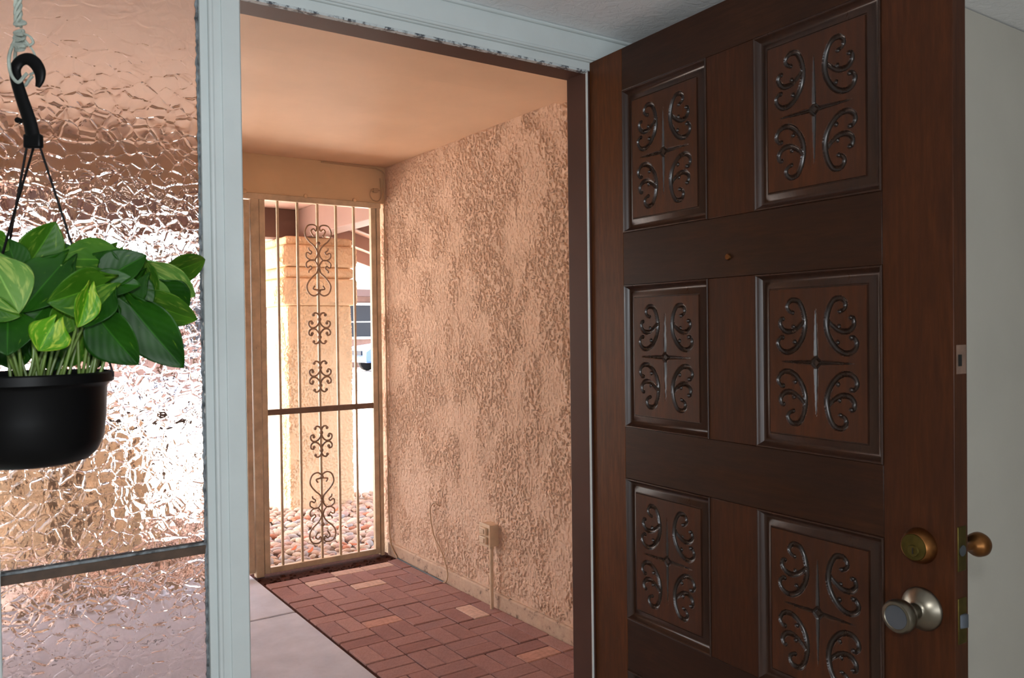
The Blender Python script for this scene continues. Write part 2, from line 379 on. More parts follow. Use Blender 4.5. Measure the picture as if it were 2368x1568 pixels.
# sidelight
wd = empty('window_1', (0, 0, E0)); S(wd, 'pebble textured glass sidelight with a thin cross bar', 'window')
MB().box(.0585, .384, YF + .012, YF + .018, -.392, .655).build('pane', 'obscure_glass', wd)
MB().box(.0585, .384, YF + .012, YF + .018, FL + .02, -.412).build('pane', 'obscure_glass', wd)
MB().box(.0585, .384, YF + .006, YF + .026, -.413, -.3965).build('cross_bar', 'mullion_seal', wd, bevel=.001)
MB().box(.0585, .384, YF + .005, YF + .026, -.3965, -.392).build('bar_seal', 'seal_grey', wd, bevel=.001)
rr = random.Random(3); e = MB()
zz = FL + .05
ed = MB()
pts = []
while zz < .655: pts.append((.3835 + rr.uniform(-.0012, .0012), YF + .008, zz)); zz += .006
ed.tube(pts, [rr.uniform(.0018, .0036) for _ in pts], 6); ed.build('edge_putty', 'seal_grey', wd)

# ------------------------------------------------------------------ porch shell
XW = 2.33; YG = 4.84; PF = -1.465; PC = 1.05
S(MB().box(XW + .012, XW + .2, YB - .1, YG + .15, PF - .1, PC + .1).build('wall_porch_right', 'wall_stucco'), 'peach rough stucco wall along the right of the porch', 'wall')
wpr = bpy.data.objects['wall_porch_right']
ys = np.arange(2.60, YG + .09, .0032); zs_ = np.arange(-1.395, PC + .005, .0032); GY, GZ = np.meshgrid(ys, zs_)
hh = dash(GY, GZ, 11, 1.35)
fade = sstep(-1.392, -1.37, GZ) * sstep(PC + .004, PC - .012, GZ)
Pg = np.stack([XW + .011 - hh * .0095 * fade, GY, GZ], -1).reshape(-1, 3)
grid_mesh('stucco_coat', 'stucco_fine', Pg, len(ys), len(zs_), wpr, E0)
S(MB().box(XW - .004, XW + .05, YB - .05, YG + .02, PF - .1, -1.388).build('baseboard_right', 'foundation_stucco', bevel=.008), 'smooth stained plaster foot along the stucco wall', 'baseboard')
S(MB().box(-.75, -.6, YB, YG + .15, PF - .1, PC + .1).build('wall_porch_left', 'wall_stucco'), 'peach stucco wall left of the porch', 'wall')
S(MB().box(-.75, XW + .2, YB - .1, YG + .15, PC, PC + .12).build('ceiling_porch', 'porch_ceiling_paint'), 'peach painted flat porch ceiling with fine cracks', 'ceiling')
S(MB().box(-.6, XW + .012, YB, 2.975, PC - .022, PC + .01).build('trim_6', 'porch_ceiling_paint'), 'slightly lower peach ceiling board nearest the house', 'trim')
b = MB().box(-.6, XW + .012, YG, YG + .09, .815, PC + .002).build('trim_7', 'beam_paint', bevel=.004)
S(b, 'cream painted wooden beam above the iron gate', 'beam')
# paving
S(MB().box(1.452, XW + .01, 1.66, YG + .12, PF - .08, PF - .006).build('floor_porch', 'joint_sand'), 'sand bed and joints under the red brick paving', 'floor')
fp = bpy.data.objects['floor_porch']
def brick_mesh(name, lx, ly, seed):
    r = random.Random(seed); bm = bmesh.new()
    bmesh.ops.create_cube(bm, size=1)
    for v in bm.verts: v.co = Vector((v.co.x * lx, v.co.y * ly, v.co.z * .05)) + Vector((r.uniform(-.0012, .0012), r.uniform(-.0012, .0012), 0))
    bmesh.ops.bevel(bm, geom=[e for e in bm.edges if min(v.co.z for v in e.verts) > 0 or abs(e.verts[0].co.z - e.verts[1].co.z) > .01], offset=.0035, segments=1, affect='EDGES')
    me = bpy.data.meshes.new(name); bm.to_mesh(me); bm.free(); return me
VAR = {}
for mat in ('brick_red', 'brick_pale', 'brick_pink'):
    for ori, (lx, ly) in (('x', (.191, .0938)), ('y', (.0938, .1945))):
        for k in range(3):
            me = brick_mesh('brick', lx, ly, k * 7 + len(ori)); me.materials.append(M[mat]); VAR[mat, ori, k] = me
rb = random.Random(5)
def brick(cx, cy, ori, sx=1, sy=1, mat='brick_red'):
    o = bpy.data.objects.new('brick', VAR[mat, ori, rb.randrange(3)]); COL.objects.link(o); o.parent = fp
    o.location = (cx + rb.uniform(-.001, .001), cy + rb.uniform(-.001, .001), PF - .0235 + E0 + rb.uniform(-.0015, .003))
    o.rotation_euler = (rb.uniform(-.006, .006), rb.uniform(-.006, .006), rb.uniform(-.008, .008)); o.scale = (sx, sy, 1)
X0 = 1.466; U = .1948; V = .1985
rows = [4.585 - V * k for k in range(4)] + [3.99 - .098 - V * k for k in range(12)]   # upper edges
rows = rows[:3] + rows[4:]
pale = {(3, -1, 0): 'brick_pale', (2, -1, 0): 'brick_pale', (1, 0, 0): 'brick_pale', (2, 1, 0): 'brick_pale', (3, 4, 1): 'brick_pale', (1, 3, 1): 'brick_pink', (2, 10, 0): 'brick_pink', (3, 7, 1): 'brick_pink', (4, 9, 0): 'brick_pink'}
for c in range(4):
    cx = X0 + U * (c + .5)
    brick(cx, 4.634, 'x', mat=pale.get((c, -1, 0), 'brick_red'))
    brick(cx, 3.94, 'x')
    for r, yt in enumerate(rows):
        if yt - V < 1.7: break
        par = (r if r < 3 else r + 1) + c
        if r >= 3: par = r + c + 1
        if par % 2 == 1:
            for k in range(2): brick(cx, yt - V * (k + .5) / 2, 'x', mat=pale.get((c, r, k), 'brick_red'))
        else:
            for k in range(2): brick(X0 + U * c + U * (k + .5) / 2, yt - V / 2, 'y', mat=pale.get((c, r, k), 'brick_red'))
y = 4.70
while y > 1.9:
    brick(X0 + 4 * U + .039, y - .1, 'y', sx=.80); y -= .2
rk = MB(); r2 = random.Random(9)
for k in range(90):
    x = r2.uniform(1.46, 2.31); yy = r2.uniform(4.69, 4.80); s_ = r2.uniform(.004, .014)
    rk.add([(x + s_ * a, yy + s_ * b_ * .8, PF - .006 + (s_ * .9 if c_ > 0 else 0)) for a, b_, c_ in ((-1, -1, -1), (1, -1, -1), (1, 1, -1), (-1, 1, -1), (-.6, -.5, 1), (.6, -.6, 1), (.5, .6, 1), (-.6, .6, 1))],
           [(4, 5, 6, 7), (0, 1, 5, 4), (1, 2, 6, 5), (2, 3, 7, 6), (3, 0, 4, 7)])
o = rk.build('dirt_crumbs', 'joint_sand'); tag(o, 'dark crumbs of dirt and broken brick under the gate', 'debris', kind='stuff')
# concrete walk
S(MB().box(-.6, 1.445, 1.66, YG + .12, PF - .1, PF - .012).build('floor_walk', 'joint_sand'), 'bed under the grey concrete walk beside the bricks', 'floor')
fw = bpy.data.objects['floor_walk']
for y0, y1 in ((1.66, 2.72), (2.728, 4.134), (4.146, YG + .1)):
    MB().box(-.6, 1.452, y0, y1, PF - .05, PF + .001).build('concrete_slab', 'concrete', fw, z0=E0, bevel=.006)

# ------------------------------------------------------------------ iron gate and screen
def scroll_tube(mb, pts, cx, cz, y, r=.0042, flipx=1, flipz=1):
    P = spline([(cx + flipx * a, y, cz + flipz * b_) for a, b_ in pts], 6); mb.tube(P, r, 6)
KX, KZ = .00088, .00085
def cv(l, cy): return [((u - 620) * KX, (cy - v_) * KZ) for u, v_ in l]
bigA = cv([(588, 676), (574, 655), (568, 636), (585, 622), (600, 636), (608, 622), (606, 604), (582, 592), (546, 600), (526, 636), (528, 676), (552, 712), (582, 738), (603, 765), (616, 800)], 849)
bigB = cv([(548, 758), (552, 775), (570, 790), (560, 806), (545, 796), (532, 800), (532, 828), (560, 848), (588, 848), (608, 822), (616, 795)], 849)
bigC = cv([(614, 905), (605, 940), (570, 975), (540, 1015), (533, 1050), (550, 1092), (585, 1107), (614, 1090), (612, 1066), (594, 1062), (578, 1056), (590, 1034)], 849)
small = [cv(q, 1345) for q in ([(576, 1248), (584, 1234), (602, 1236), (616, 1254), (619, 1278), (612, 1312), (588, 1338), (560, 1340), (543, 1322), (544, 1300), (562, 1293), (566, 1308)],)]
def ornament(par, cx, cz, y, big, flip=1):
    mb = MB()
    for fx in (1, -1):
        if big:
            scroll_tube(mb, bigA, cx, cz, y, .0052, fx, flip); scroll_tube(mb, bigB, cx, cz, y, .0048, fx, flip)
            scroll_tube(mb, bigB, cx, cz, y, .0048, fx, -flip); scroll_tube(mb, bigC, cx, cz, y, .0052, fx, flip)
        else:
            for q in small:
                scroll_tube(mb, q, cx, cz, y, .0058, fx, 1); scroll_tube(mb, q, cx, cz, y, .0058, fx, -1)
                for fz in (1, -1):
                    for (a, b_) in (q[0], q[-1]): mb.lathe([(0, -.009), (.008, -.006), (.0105, 0), (.008, .006), (0, .009)], (cx + fx * a, y, cz + fz * b_), 'y', 8)
    for dz in ((.105, -.04, -.19) if big else (.055, -.055)):
        mb.lathe([(0, -.012), (.010, -.010), (.0145, 0), (.010, .010), (0, .012)], (cx, y, cz + dz * (flip if big else 1)), 'z', 8)
    mb.build('scroll_ornament', 'scroll_paint', par)
def iron_panel(name, label, x0, x1, z0, z1, orn, bars, barz):
    t = empty(name, (0, YG + .02, E0)); tag(t, label, 'gate' if 'gate' in name else 'screen')
    fr = .034; y = 0
    MB().bar((x0 - fr / 2, y, z0 - fr), (x0 - fr / 2, y, z1 + fr), fr, fr, (0, 1, 0)).build('side_rail', 'gate_paint', t, bevel=.003)
    MB().bar((x1 + fr / 2, y, z0 - fr), (x1 + fr / 2, y, z1 + fr), fr, fr, (0, 1, 0)).build('side_rail', 'gate_paint', t, bevel=.003)
    MB().bar((x0 - .001, y, z1 + fr / 2), (x1 + .001, y, z1 + fr / 2), fr, fr).build('top_rail', 'gate_paint', t, bevel=.003)
    MB().bar((x0 - .001, y, z0 - fr / 2), (x1 + .001, y, z0 - fr / 2), fr, fr).build('bottom_rail', 'gate_paint', t, bevel=.003)
    MB().bar((x0, y, barz), (x1, y, barz), .028, .034).build('crossbar', 'crossbar_paint', t, bevel=.002)
    for bx in bars: MB().bar((bx, y, z0), (bx, y, z1), .0135, .0135, (0, 1, 0)).build('picket', 'gate_paint', t)
    for cz, big, fl in orn: ornament(t, bars[len(bars) // 2], cz, -.012, big, fl)
    return t
ORN = [(.433, True, 1), (.013, False, 1), (-.286, False, 1), (-.689, False, 1), (-1.10, True, -1)]
iron_panel('iron_screen', 'cream iron screen panel with scrolls beside the stucco wall', 1.55, 2.236, -1.418, .782, ORN, [1.631, 1.753, 1.881, 2.002, 2.122], -.489)
iron_panel('iron_gate', 'cream iron gate leaf half hidden behind the white post', .56, 1.424, -1.40, .74, ORN, [.68, .80, .97, 1.14, 1.27], -.489)
iron_panel('iron_screen', 'cream iron screen panel left of the gate leaf behind textured glass', -.52, .40, -1.418, .782, [], [-.37, -.22, -.06, .10, .25], -.489)
for x in (1.488, .478):
    t = MB().box(x - .024, x + .024, YG - .005, YG + .045, PF, .815).build('gate_post', 'gate_paint', bevel=.004)
    tag(t, 'square cream steel post between gate leaf and right screen' if x > 1 else 'square cream steel post at left side of gate leaf', 'post')
    for z in (.4, -.1, -.75, -1.3):
        MB().lathe([(0, -.004), (.006, -.003), (.007, 0)], (x, YG - .005, z), 'y', 8).build('bolt', 'gate_paint', t, z0=E0)
t = MB().box(2.272, 2.296, YG - .004, YG + .05, PF, .815).build('side_channel', 'gate_paint', bevel=.003); tag(t, 'cream steel channel fixing the screen to the wall', 'channel')
t = MB().box(-.6, 2.30, YG - .008, YG + .04, .781, .8165).build('head_channel', 'gate_paint', bevel=.003); tag(t, 'cream steel channel under the beam above the gate', 'channel')
for x in (1.43, 1.80, 2.12):
    MB().lathe([(.014, .0), (.012, -.008), (.005, -.012), (0, -.012)], (x, YG - .006, .822), 'y', 10).build('bolt_head', 'beam_paint', t, z0=E0)

# ------------------------------------------------------------------ outlet, conduit, cables
t = MB().box(2.281, XW + .012, 3.547, 3.64, -1.136, -1.024).build('outlet_box', 'outlet_paint', bevel=.003)
tag(t, 'cream outdoor outlet box on the stucco wall', 'outlet')
MB().box(2.276, 2.282, 3.543, 3.645, -1.140, -1.020).build('cover_plate', 'outlet_paint', t, z0=E0, bevel=.002)
for z in (-1.057, -1.104):
    q = MB().box(2.262, 2.277, 3.562, 3.628, z - .019, z + .019).build('flip_cover', 'outlet_paint', t, z0=E0, bevel=.004)
    MB().box(2.257, 2.263, 3.576, 3.612, z - .011, z + .011).build('cover_inset', 'outlet_paint', t, z0=E0, bevel=.002)
t = MB().tube([(2.298, 3.565, PF), (2.298, 3.565, -1.150)], .0095, 14).build('conduit', 'outlet_paint'); tag(t, 'straight cream conduit rising from the bricks to the outlet box', 'conduit')
MB().lathe([(.009, 0), (.014, 0), (.014, .014), (.009, .014)], (2.298, 3.565, -1.150), 'z', 14).build('connector', 'outlet_paint', t, z0=E0)
P = spline([(2.335, 4.165, -1.035), (2.315, 4.175, -1.022), (2.318, 4.205, -1.018), (2.318, 4.25, -1.052), (2.318, 4.257, -1.102), (2.318, 4.22, -1.211), (2.32, 4.153, -1.272), (2.32, 4.10, -1.328), (2.318, 4.06, -1.405), (2.314, 4.07, -1.45), (2.312, 4.10, PF + .004)], 8)
tag(MB().tube(P, .0035, 8).build('wall_cable', 'cable_paint'), 'thin tan cable hanging in a curve from the stucco wall', 'cable')
P = spline([(2.314, 4.10, PF + .004), (2.316, 4.3, PF + .004), (2.316, 4.55, PF + .005), (2.318, 4.70, PF + .006)], 8)
tag(MB().tube(P, .0045, 8).build('floor_cable', 'black_cable'), 'dark cable lying along the foot of the stucco wall', 'cable')
P = spline([(2.318, 4.70, PF + .008), (2.318, 4.76, -1.42), (2.319, 4.80, -1.36), (2.319, 4.815, -1.2), (2.319, 4.82, -.5), (2.319, 4.82, .3), (2.319, 4.82, .82), (2.318, 4.815, .95), (2.312, 4.81, 1.005), (2.28, 4.826, 1.03), (2.22, 4.83, 1.036), (1.9, 4.83, 1.040)], 10)
tag(MB().tube(P, .0045, 8).build('corner_cable', 'cable_paint'), 'tan cable running up the porch corner beside the screen', 'cable')
t = empty('cable_clip', (2.262, YG - .012, E0 + .895)); tag(t, 'small tan cable splitter with looped wires on the beam', 'cable clip')
MB().box(-.016, .016, -.012, .012, -.012, .012).build('body', 'cable_paint', t, bevel=.002)
MB().tube([(-.03, 0, 0), (.03, 0, 0)], .006, 8).build('coupler', 'cable_paint', t)
MB().tube(spline([(-.03, 0, 0), (-.038, 0, -.03), (-.02, 0, -.062), (.02, 0, -.066), (.042, 0, -.03), (.040, 0, .03), (.034, 0, .08)], 8), .0035, 8).build('loop_wire', 'cable_paint', t)

# ------------------------------------------------------------------ outside: column, roof, ground
YC = 6.73
c = empty('stucco_column', (2.62, YC + .29, PF + E0 - .05)); tag(c, 'square peach stucco column with stepped capital beyond the screen', 'column')
def blk(name, hw, z0, z1, bev=.012):
    z0 -= PF - .05; z1 -= PF - .05
    # one closed ring of faces with rounded corners and edges, roughened outward
    n_ = int(8 * hw / .0065); m2 = max(6, int((z1 - z0) / .0065)); t_ = np.arange(n_ + 1) / n_ * 4 % 4
    side = t_.astype(int); f_ = (t_ - side) * 2 - 1
    px_ = np.choose(side, [f_, np.ones_like(f_), -f_, -np.ones_like(f_)]); py_ = np.choose(side, [-np.ones_like(f_), f_, np.ones_like(f_), -f_])
    rc_ = .018 / hw; d_ = np.maximum(np.abs(px_) - (1 - rc_), 0) * (np.minimum(np.abs(px_), np.abs(py_)) > 1 - rc_)
    sh = 1 - .3 * rc_ * sstep(1 - rc_ * 1.6, 1, np.minimum(np.abs(px_), np.abs(py_)))
    zz_ = np.linspace(z0, z1, m2); T_, Z_ = np.meshgrid(np.arange(n_ + 1) / n_ * 8 * hw, zz_)
    h_ = dash(np.where(T_ > 8 * hw - 1e-6, 0, T_), Z_, 60, 1.3) * .011
    ed_ = bev * (1 - np.sqrt(np.clip(1 - (1 - np.clip(np.minimum(Z_ - z0, z1 - Z_) / max(bev, .001), 0, 1)) ** 2, 0, 1)))
    R_ = hw - .006 + h_ - ed_
    Pg = np.stack([px_[None] * sh[None] * R_, py_[None] * sh[None] * R_, Z_], -1).reshape(-1, 3)
    o = grid_mesh(name, 'stucco_fine_column', Pg, n_ + 1, m2, c)
    bm = bmesh.new(); bm.from_mesh(o.data); bmesh.ops.remove_doubles(bm, verts=bm.verts, dist=.0004)
    bmesh.ops.holes_fill(bm, edges=[e for e in bm.edges if e.is_boundary], sides=0); bmesh.ops.recalc_face_normals(bm, faces=bm.faces); bm.to_mesh(o.data); bm.free()
blk('shaft', .290, PF - .1, .215); blk('lower_band', .334, .2145, .445, .025); blk('middle_band', .322, .4445, .545, .05)
blk('upper_band', .334, .5445, .728, .03); blk('cap', .302, .7275, .80, .02)
rf = empty('porch_roof', (0, 0, E0)); S(rf, 'brown painted beams and pinkish soffit of the entry roof outside', 'roof')
def rboard(name, mat, mb, **k): return mb.build(name, mat, rf, **k)
rboard('soffit', 'soffit_paint', MB().box(-3.5, 2.62, YG + .15, 8.0, 1.05, 1.09))
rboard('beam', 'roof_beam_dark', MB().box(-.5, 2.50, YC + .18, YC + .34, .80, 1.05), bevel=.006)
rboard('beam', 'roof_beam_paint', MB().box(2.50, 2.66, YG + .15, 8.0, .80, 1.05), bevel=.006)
for y in (5.3, 5.9, 6.5, 7.1, 7.7):
    rboard('rafter', 'roof_beam_paint', MB().bar((2.66, y, .98), (4.3, y, .46), .045, .12), bevel=.004)
rboard('roof_deck', 'soffit_paint', MB().bar((2.55, 6.6, 1.09), (4.4, 6.6, .505), 3.4, .03, (0, 0, 1)))
rboard('fascia', 'roof_beam_paint', MB().bar((4.34, 4.9, .42), (4.34, 8.3, .42), .04, .18))

gz = PF - .06
S(MB().box(-60, 80, YG + .12, 120, gz - .3, gz).build('ground', 'desert_gravel'), 'pale sunlit desert gravel beyond the gate', 'ground')
S(MB().box(-60, 80, 19, 27, gz - .01, gz + .015).build('street', 'asphalt'), 'grey blue asphalt street in the distance', 'street')
lw = MB().box(-.6, 1.12, 6.2, 6.4, gz, -.68).build('garden_wall', 'column_stucco', bevel=.015); tag(lw, 'low peach stucco garden wall seen blurred through the textured glass', 'wall')
# river rocks
ROCK = {'pinkish tan': (186, 160, 142), 'pale cream': (204, 186, 166), 'bluish grey': (166, 158, 154), 'dusty pink': (178, 148, 136), 'rusty brown': (176, 116, 88)}
for nm, cc in ROCK.items(): simple('rock ' + nm, cc, .8, nscale=18, var=.14)
simple('dry_leaf', (196, 112, 72), .8, nscale=30)
rm = []
for k in range(7):
    r = random.Random(40 + k); bm = bmesh.new(); bmesh.ops.create_icosphere(bm, subdivisions=2, radius=.5)
    a, b_ = r.uniform(.55, .8), r.uniform(.38, .55)
    for v in bm.verts:
        n_ = .06 * math.sin(v.co.x * 5 + k) + .05 * math.cos(v.co.y * 6 + 2 * k)
        v.co = Vector((v.co.x * (1 + n_), v.co.y * a * (1 + n_), v.co.z * b_ * (1 - n_)))
    for f in bm.faces: f.smooth = True
    me = bpy.data.meshes.new('river_rock'); bm.to_mesh(me); bm.free(); 
    rm.append({})
    for nm in ROCK: q = me.copy(); q.materials.append(M['rock ' + nm]); rm[-1][nm] = q
rr = random.Random(21); rocks = []
y = 4.99
while y < 6.95:
    x = .35 + rr.uniform(0, .05)
    while x < 3.5:
        if not (2.24 < x < 3.0 and YC - .06 < y < YC + .7) and not (x < 1.2 and y > 6.1):
            rocks.append((x + rr.uniform(-.02, .02), y + rr.uniform(-.015, .015)))
        x += rr.uniform(.066, .088)
    y += .056
vis = lambda x, y: .292 < x / y < .468
rocks.sort(key=lambda p: (0 if vis(*p) else 1, p[1]))
rest = MB()
for i, (x, y) in enumerate(rocks):
    s_ = rr.uniform(.062, .105); nm = rr.choices(list(ROCK), [30, 26, 20, 17, 7])[0]; me = rr.choice(rm)[nm]
    R_ = Matrix.Rotation(rr.uniform(0, 6.3), 4, 'Z') @ Matrix.Rotation(rr.uniform(-.25, .25), 4, 'X') @ Matrix.Rotation(rr.uniform(-.25, .25), 4, 'Y')
    z = gz + s_ * .20 + rr.uniform(0, .014)
    if i < 300:
        o = bpy.data.objects.new('river_rock', me); COL.objects.link(o)
        o.location = (x, y, z + E0); o.rotation_euler = R_.to_euler(); o.scale = (s_,) * 3
        zone = 'just beyond the gate' if y < 5.35 else 'mid bed' if y < 5.8 else 'towards the column' if y < 6.3 else 'at the column foot'
        q_ = x / y
        gap = 'left of the gate post' if q_ < .313 else 'behind the ' + ('first', 'second', 'third', 'fourth', 'fifth', 'last')[sum(q_ > t_ for t_ in (.3356, .3607, .387, .4119, .4366))] + ' bar gap from left'
        sz = 'small' if s_ < .076 else 'large' if s_ > .092 else 'medium'
        o['label'] = sz + ' ' + nm + ' river rock ' + zone + ', ' + gap; o['category'] = 'rock'; o['group'] = sz + ' ' + nm + ' river rocks ' + zone + ' ' + gap
    else:
        T = Matrix.Translation((x, y, z)) @ R_ @ Matrix.Scale(s_, 4)
        rest.add([T @ v.co for v in me.vertices], [tuple(p.vertices) for p in me.polygons], True)
tag(rest.build('river_rocks', 'rock pinkish tan'), 'river rocks in the rest of the bed beyond the gate', 'rocks', kind='stuff')
rl = random.Random(77)
for k in range(16):
    y = rl.uniform(5.1, 6.4); x = y * rl.uniform(.30, .455); a = rl.uniform(0, 6.3); L_ = rl.uniform(.02, .035)
    pts = [(-1, 0, .25), (-.4, .45, 0), (.4, .4, .1), (1, 0, .45), (.4, -.4, .1), (-.4, -.45, 0)]
    o = MB().add([(p * L_ , q * L_, r_ * L_) for p, q, r_ in pts] + [(p * L_ , q * L_, r_ * L_ - .0015) for p, q, r_ in pts], [(0, 1, 2, 3, 4, 5), (11, 10, 9, 8, 7, 6)] + [(i, (i + 1) % 6, 6 + (i + 1) % 6, 6 + i) for i in range(6)]).build('dry_leaf', 'dry_leaf', z0=0)
    o.location = (x, y, E0 + gz + .062); o.rotation_euler = (rl.uniform(-.4, .4), rl.uniform(-.4, .4), a)
    tag(o, 'small curled orange dry leaf lying on the river rocks', 'leaf', 'dry leaves on the river rocks')
# far house, car, tree
h = empty('far_house', (0, 31, E0)); tag(h, 'tan house with a dark window across the street', 'house')
MB().box(3.5, 24, 0, 6, gz, 1.35).build('wall', 'house_stucco', h)
MB().box(3.0, 24.5, -.7, 6.5, 1.35, 1.62).build('fascia', 'fascia', h)
for x0, x1 in ((12.85, 14.35), (7.0, 8.2)):
    fr = MB(); 
    fr.box(x0 - .07, x0, -.06, .02, -.38, 1.1); fr.box(x1, x1 + .07, -.06, .02, -.38, 1.1); fr.box(x0, x1, -.06, .02, -.38, -.28); fr.box(x0, x1, -.06, .02, 1.0, 1.1); fr.box(x0, x1, -.05, .02, .30, .35)
    q = fr.build('window_frame', 'window_white', h); MB().box(x0, x1, -.02, .0, -.28, 1.0).build('pane', 'window_dark', q)
c = empty('parked_car', (14.15, 27.5, E0 + gz + .0)); tag(c, 'pale blue grey car parked across the street', 'car')
prof = [(-2.1, .35), (-2.15, .75), (-1.9, .92), (-1.2, 1.0), (-.55, 1.42), (.75, 1.45), (1.45, 1.02), (2.05, .92), (2.15, .6), (2.1, .35)]
v = [(a, s_ * (.85 if z < 1.2 else .68), z) for s_ in (-1, 1) for a, z in prof]; n = len(prof)
MB().add(v, [tuple(range(n)), tuple(range(2 * n - 1, n - 1, -1))] + [(i, (i + 1) % n, n + (i + 1) % n, n + i) for i in range(n)]).build('body', 'car_paint', c, bevel=.05)
MB().box(-.95, 1.15, -.80, -.76, 1.02, 1.34).build('side_window', 'window_dark', c)
MB().box(-2.2, -2.14, -.6, .6, .62, .78).build('headlight', 'window_dark', c)
for x in (-1.35, 1.35):
    for y in (-.80, .80): MB().lathe([(0, -.1), (.3, -.1), (.33, -.06), (.33, .06), (.3, .1), (0, .1)], (x, y, .33), 'y', 20).build('wheel', 'tyre', c)
t = empty('bare_tree', (5.72, 14.0, E0 + gz)); tag(t, 'bare grey tree limb seen right of the column', 'tree')
MB().tube(spline([(0, 0, 0), (.03, 0, 1.2), (-.1, 0, 2.3)], 6), [.11 - .004 * k for k in range(13)], 8).build('trunk', 'bark', t)
for q, r_ in (([(-.1, 0, 2.3), (.2, 0, 2.75), (.55, 0, 3.15), (.9, 0, 3.7)], .055), ([(-.1, 0, 2.3), (-.4, .1, 2.9), (-.5, 0, 3.6)], .05), ([(.2, 0, 2.75), (.2, .2, 3.2), (.35, .1, 3.8)], .03)):
    P = spline(q, 5); MB().tube(P, [r_ * (1 - .6 * k / len(P)) for k in range(len(P))], 7).build('branch', 'bark', t)

# ------------------------------------------------------------------ carved wooden door
DA = math.radians(2.68)
door = empty('door_1', (1.3175, 1.566, 0), -math.pi / 2 - DA); S(door, 'open dark carved wooden entry door with square panels', 'door')
W, TH, DT, DB = .914, .036, .655 + E0, .012
Z = lambda z: z + E0
def board(name, mat, x0, x1, z0, z1): return MB().box(x0, x1, 0, TH, z0, z1).build(name, mat, door, bevel=.0012)
rowt = [.555, .0975, -.3585, -.8145]; PH, PW = .3345, .2715
cols = (.1245, .522)
board('stile', 'hinge_stile_wood', 0, .1235, DB, DT); board('stile', 'stile_wood', .794, W, DB, DT)
zs = [DT - .0005] + [Z(r_) for r_ in rowt]
board('rail', 'rail_wood', .124, .7935, Z(rowt[0]), DT)
for k in range(3): board('rail', 'rail_wood', .124, .7935, Z(rowt[k + 1]), Z(rowt[k] - PH))
board('rail', 'rail_wood', .124, .7935, DB, Z(rowt[3] - PH))
for k in range(4): board('mullion', 'mullion_wood', .3965, .5215, Z(rowt[k] - PH) + .0004, Z(rowt[k]) - .0004)
# moulding: mitred frame with a raised lip that falls inward to the carved field
prof = [(0, .004), (0, -.0006), (.0012, -.0022), (.0030, -.0024), (.0044, -.0010), (.0050, .0010), (.0100, .0072), (.0128, .0100), (.0160, .0104), (.0180, .0094), (.0250, .0062), (.0285, .0052), (.0292, .0066), (.0310, .0066), (.0316, .0036), (.0335, .0036), (.0335, .012)]
def mould():
    mb = MB(); vs = []
    for d, y in prof:
        hx, hz = PW / 2 - d, PH / 2 - d; vs += [(-hx, y, -hz), (hx, y, -hz), (hx, y, hz), (-hx, y, hz)]
    fs = [(i * 4 + k, i * 4 + (k + 1) % 4, (i + 1) * 4 + (k + 1) % 4, (i + 1) * 4 + k) for i in range(len(prof) - 1) for k in range(4)]
    return mb.add(vs, fs)
def carved():
    """height field: scrolls and a cross cut into the panel"""
    hx, hz = .104, .1355; nx, nz = 190, 248
    xs = np.linspace(-hx, hx, nx); zs_ = np.linspace(-hz, hz, nz); GX, GZ = np.meshgrid(xs, zs_)
    ax, az = np.abs(GX), np.abs(GZ)
    D = np.zeros_like(GX)
    def groove(pts, r0, r1, depth, X_, Z_):
        nonlocal D
        P = spline([(a, b_, 0) for a, b_ in pts], 10); n_ = len(P)
        for i, p in enumerate(P):
            t_ = i / (n_ - 1); r = r0 + (r1 - r0) * math.sin(math.pi * min(1, max(0, t_))) if r1 > r0 else r0 + (r1 - r0) * t_
            q = ((X_ - p.x) ** 2 + (Z_ - p.y) ** 2) / (r * r)
            D = np.maximum(D, np.where(q < 1, depth * (r / max(r0, r1)) * (1 - q) ** .6, 0))
    m_ = [(.050, .091), (.0575, .0945), (.0625, .101), (.060, .110), (.051, .115), (.038, .112), (.029, .099), (.024, .082), (.023, .066), (.027, .049), (.036, .034), (.048, .023), (.061, .018), (.073, .0195), (.082, .027), (.0845, .037), (.079, .045), (.073, .046)]
    b2 = [(.024, .079), (.034, .068), (.046, .0595), (.060, .056), (.072, .0595), (.079, .069), (.0775, .079), (.072, .081)]
    groove(m_, .0034, .0056, .0062, ax, az); groove(b2, .0032, .0052, .0060, ax, az)
    for (a, b_, r) in ((.0505, .0915, .0042), (.0735, .0455, .0045), (.0725, .0805, .0042), (.046, .037, .0046), (.049, .0655, .0042)):
        groove([(a, b_), (a + .0001, b_)], r, r, .0058, ax, az)
    # cross with a small diamond boss left standing in its centre
    for L_, A, B in ((.098, ax, az), (.078, az, ax)):
        wd_ = .0046 * np.clip(1 - B / L_, 0, 1) ** .6 + .0008
        q = A / wd_; D = np.maximum(D, np.where((q < 1) & (B < L_), .0046 * np.clip(wd_ / .0042, 0, 1) * (1 - q), 0))
    dm = ax + az
    D = np.where(dm < .0125, .0045, np.maximum(D, np.where(dm < .0155, .0045 * (.0155 - dm) / .003, 0)))
    D = np.where(dm < .0075, .0012, D)
    V_ = [(float(a), float(d), float(b_)) for a, b_, d in zip(GX.ravel(), GZ.ravel(), (D + .0035).ravel())]
    F_ = [(j_ * nx + i, j_ * nx + i + 1, (j_ + 1) * nx + i + 1, (j_ + 1) * nx + i) for j_ in range(nz - 1) for i in range(nx - 1)]
    mb = MB(); mb.add(V_, F_, True)
    return mb
mo0 = pa0 = None
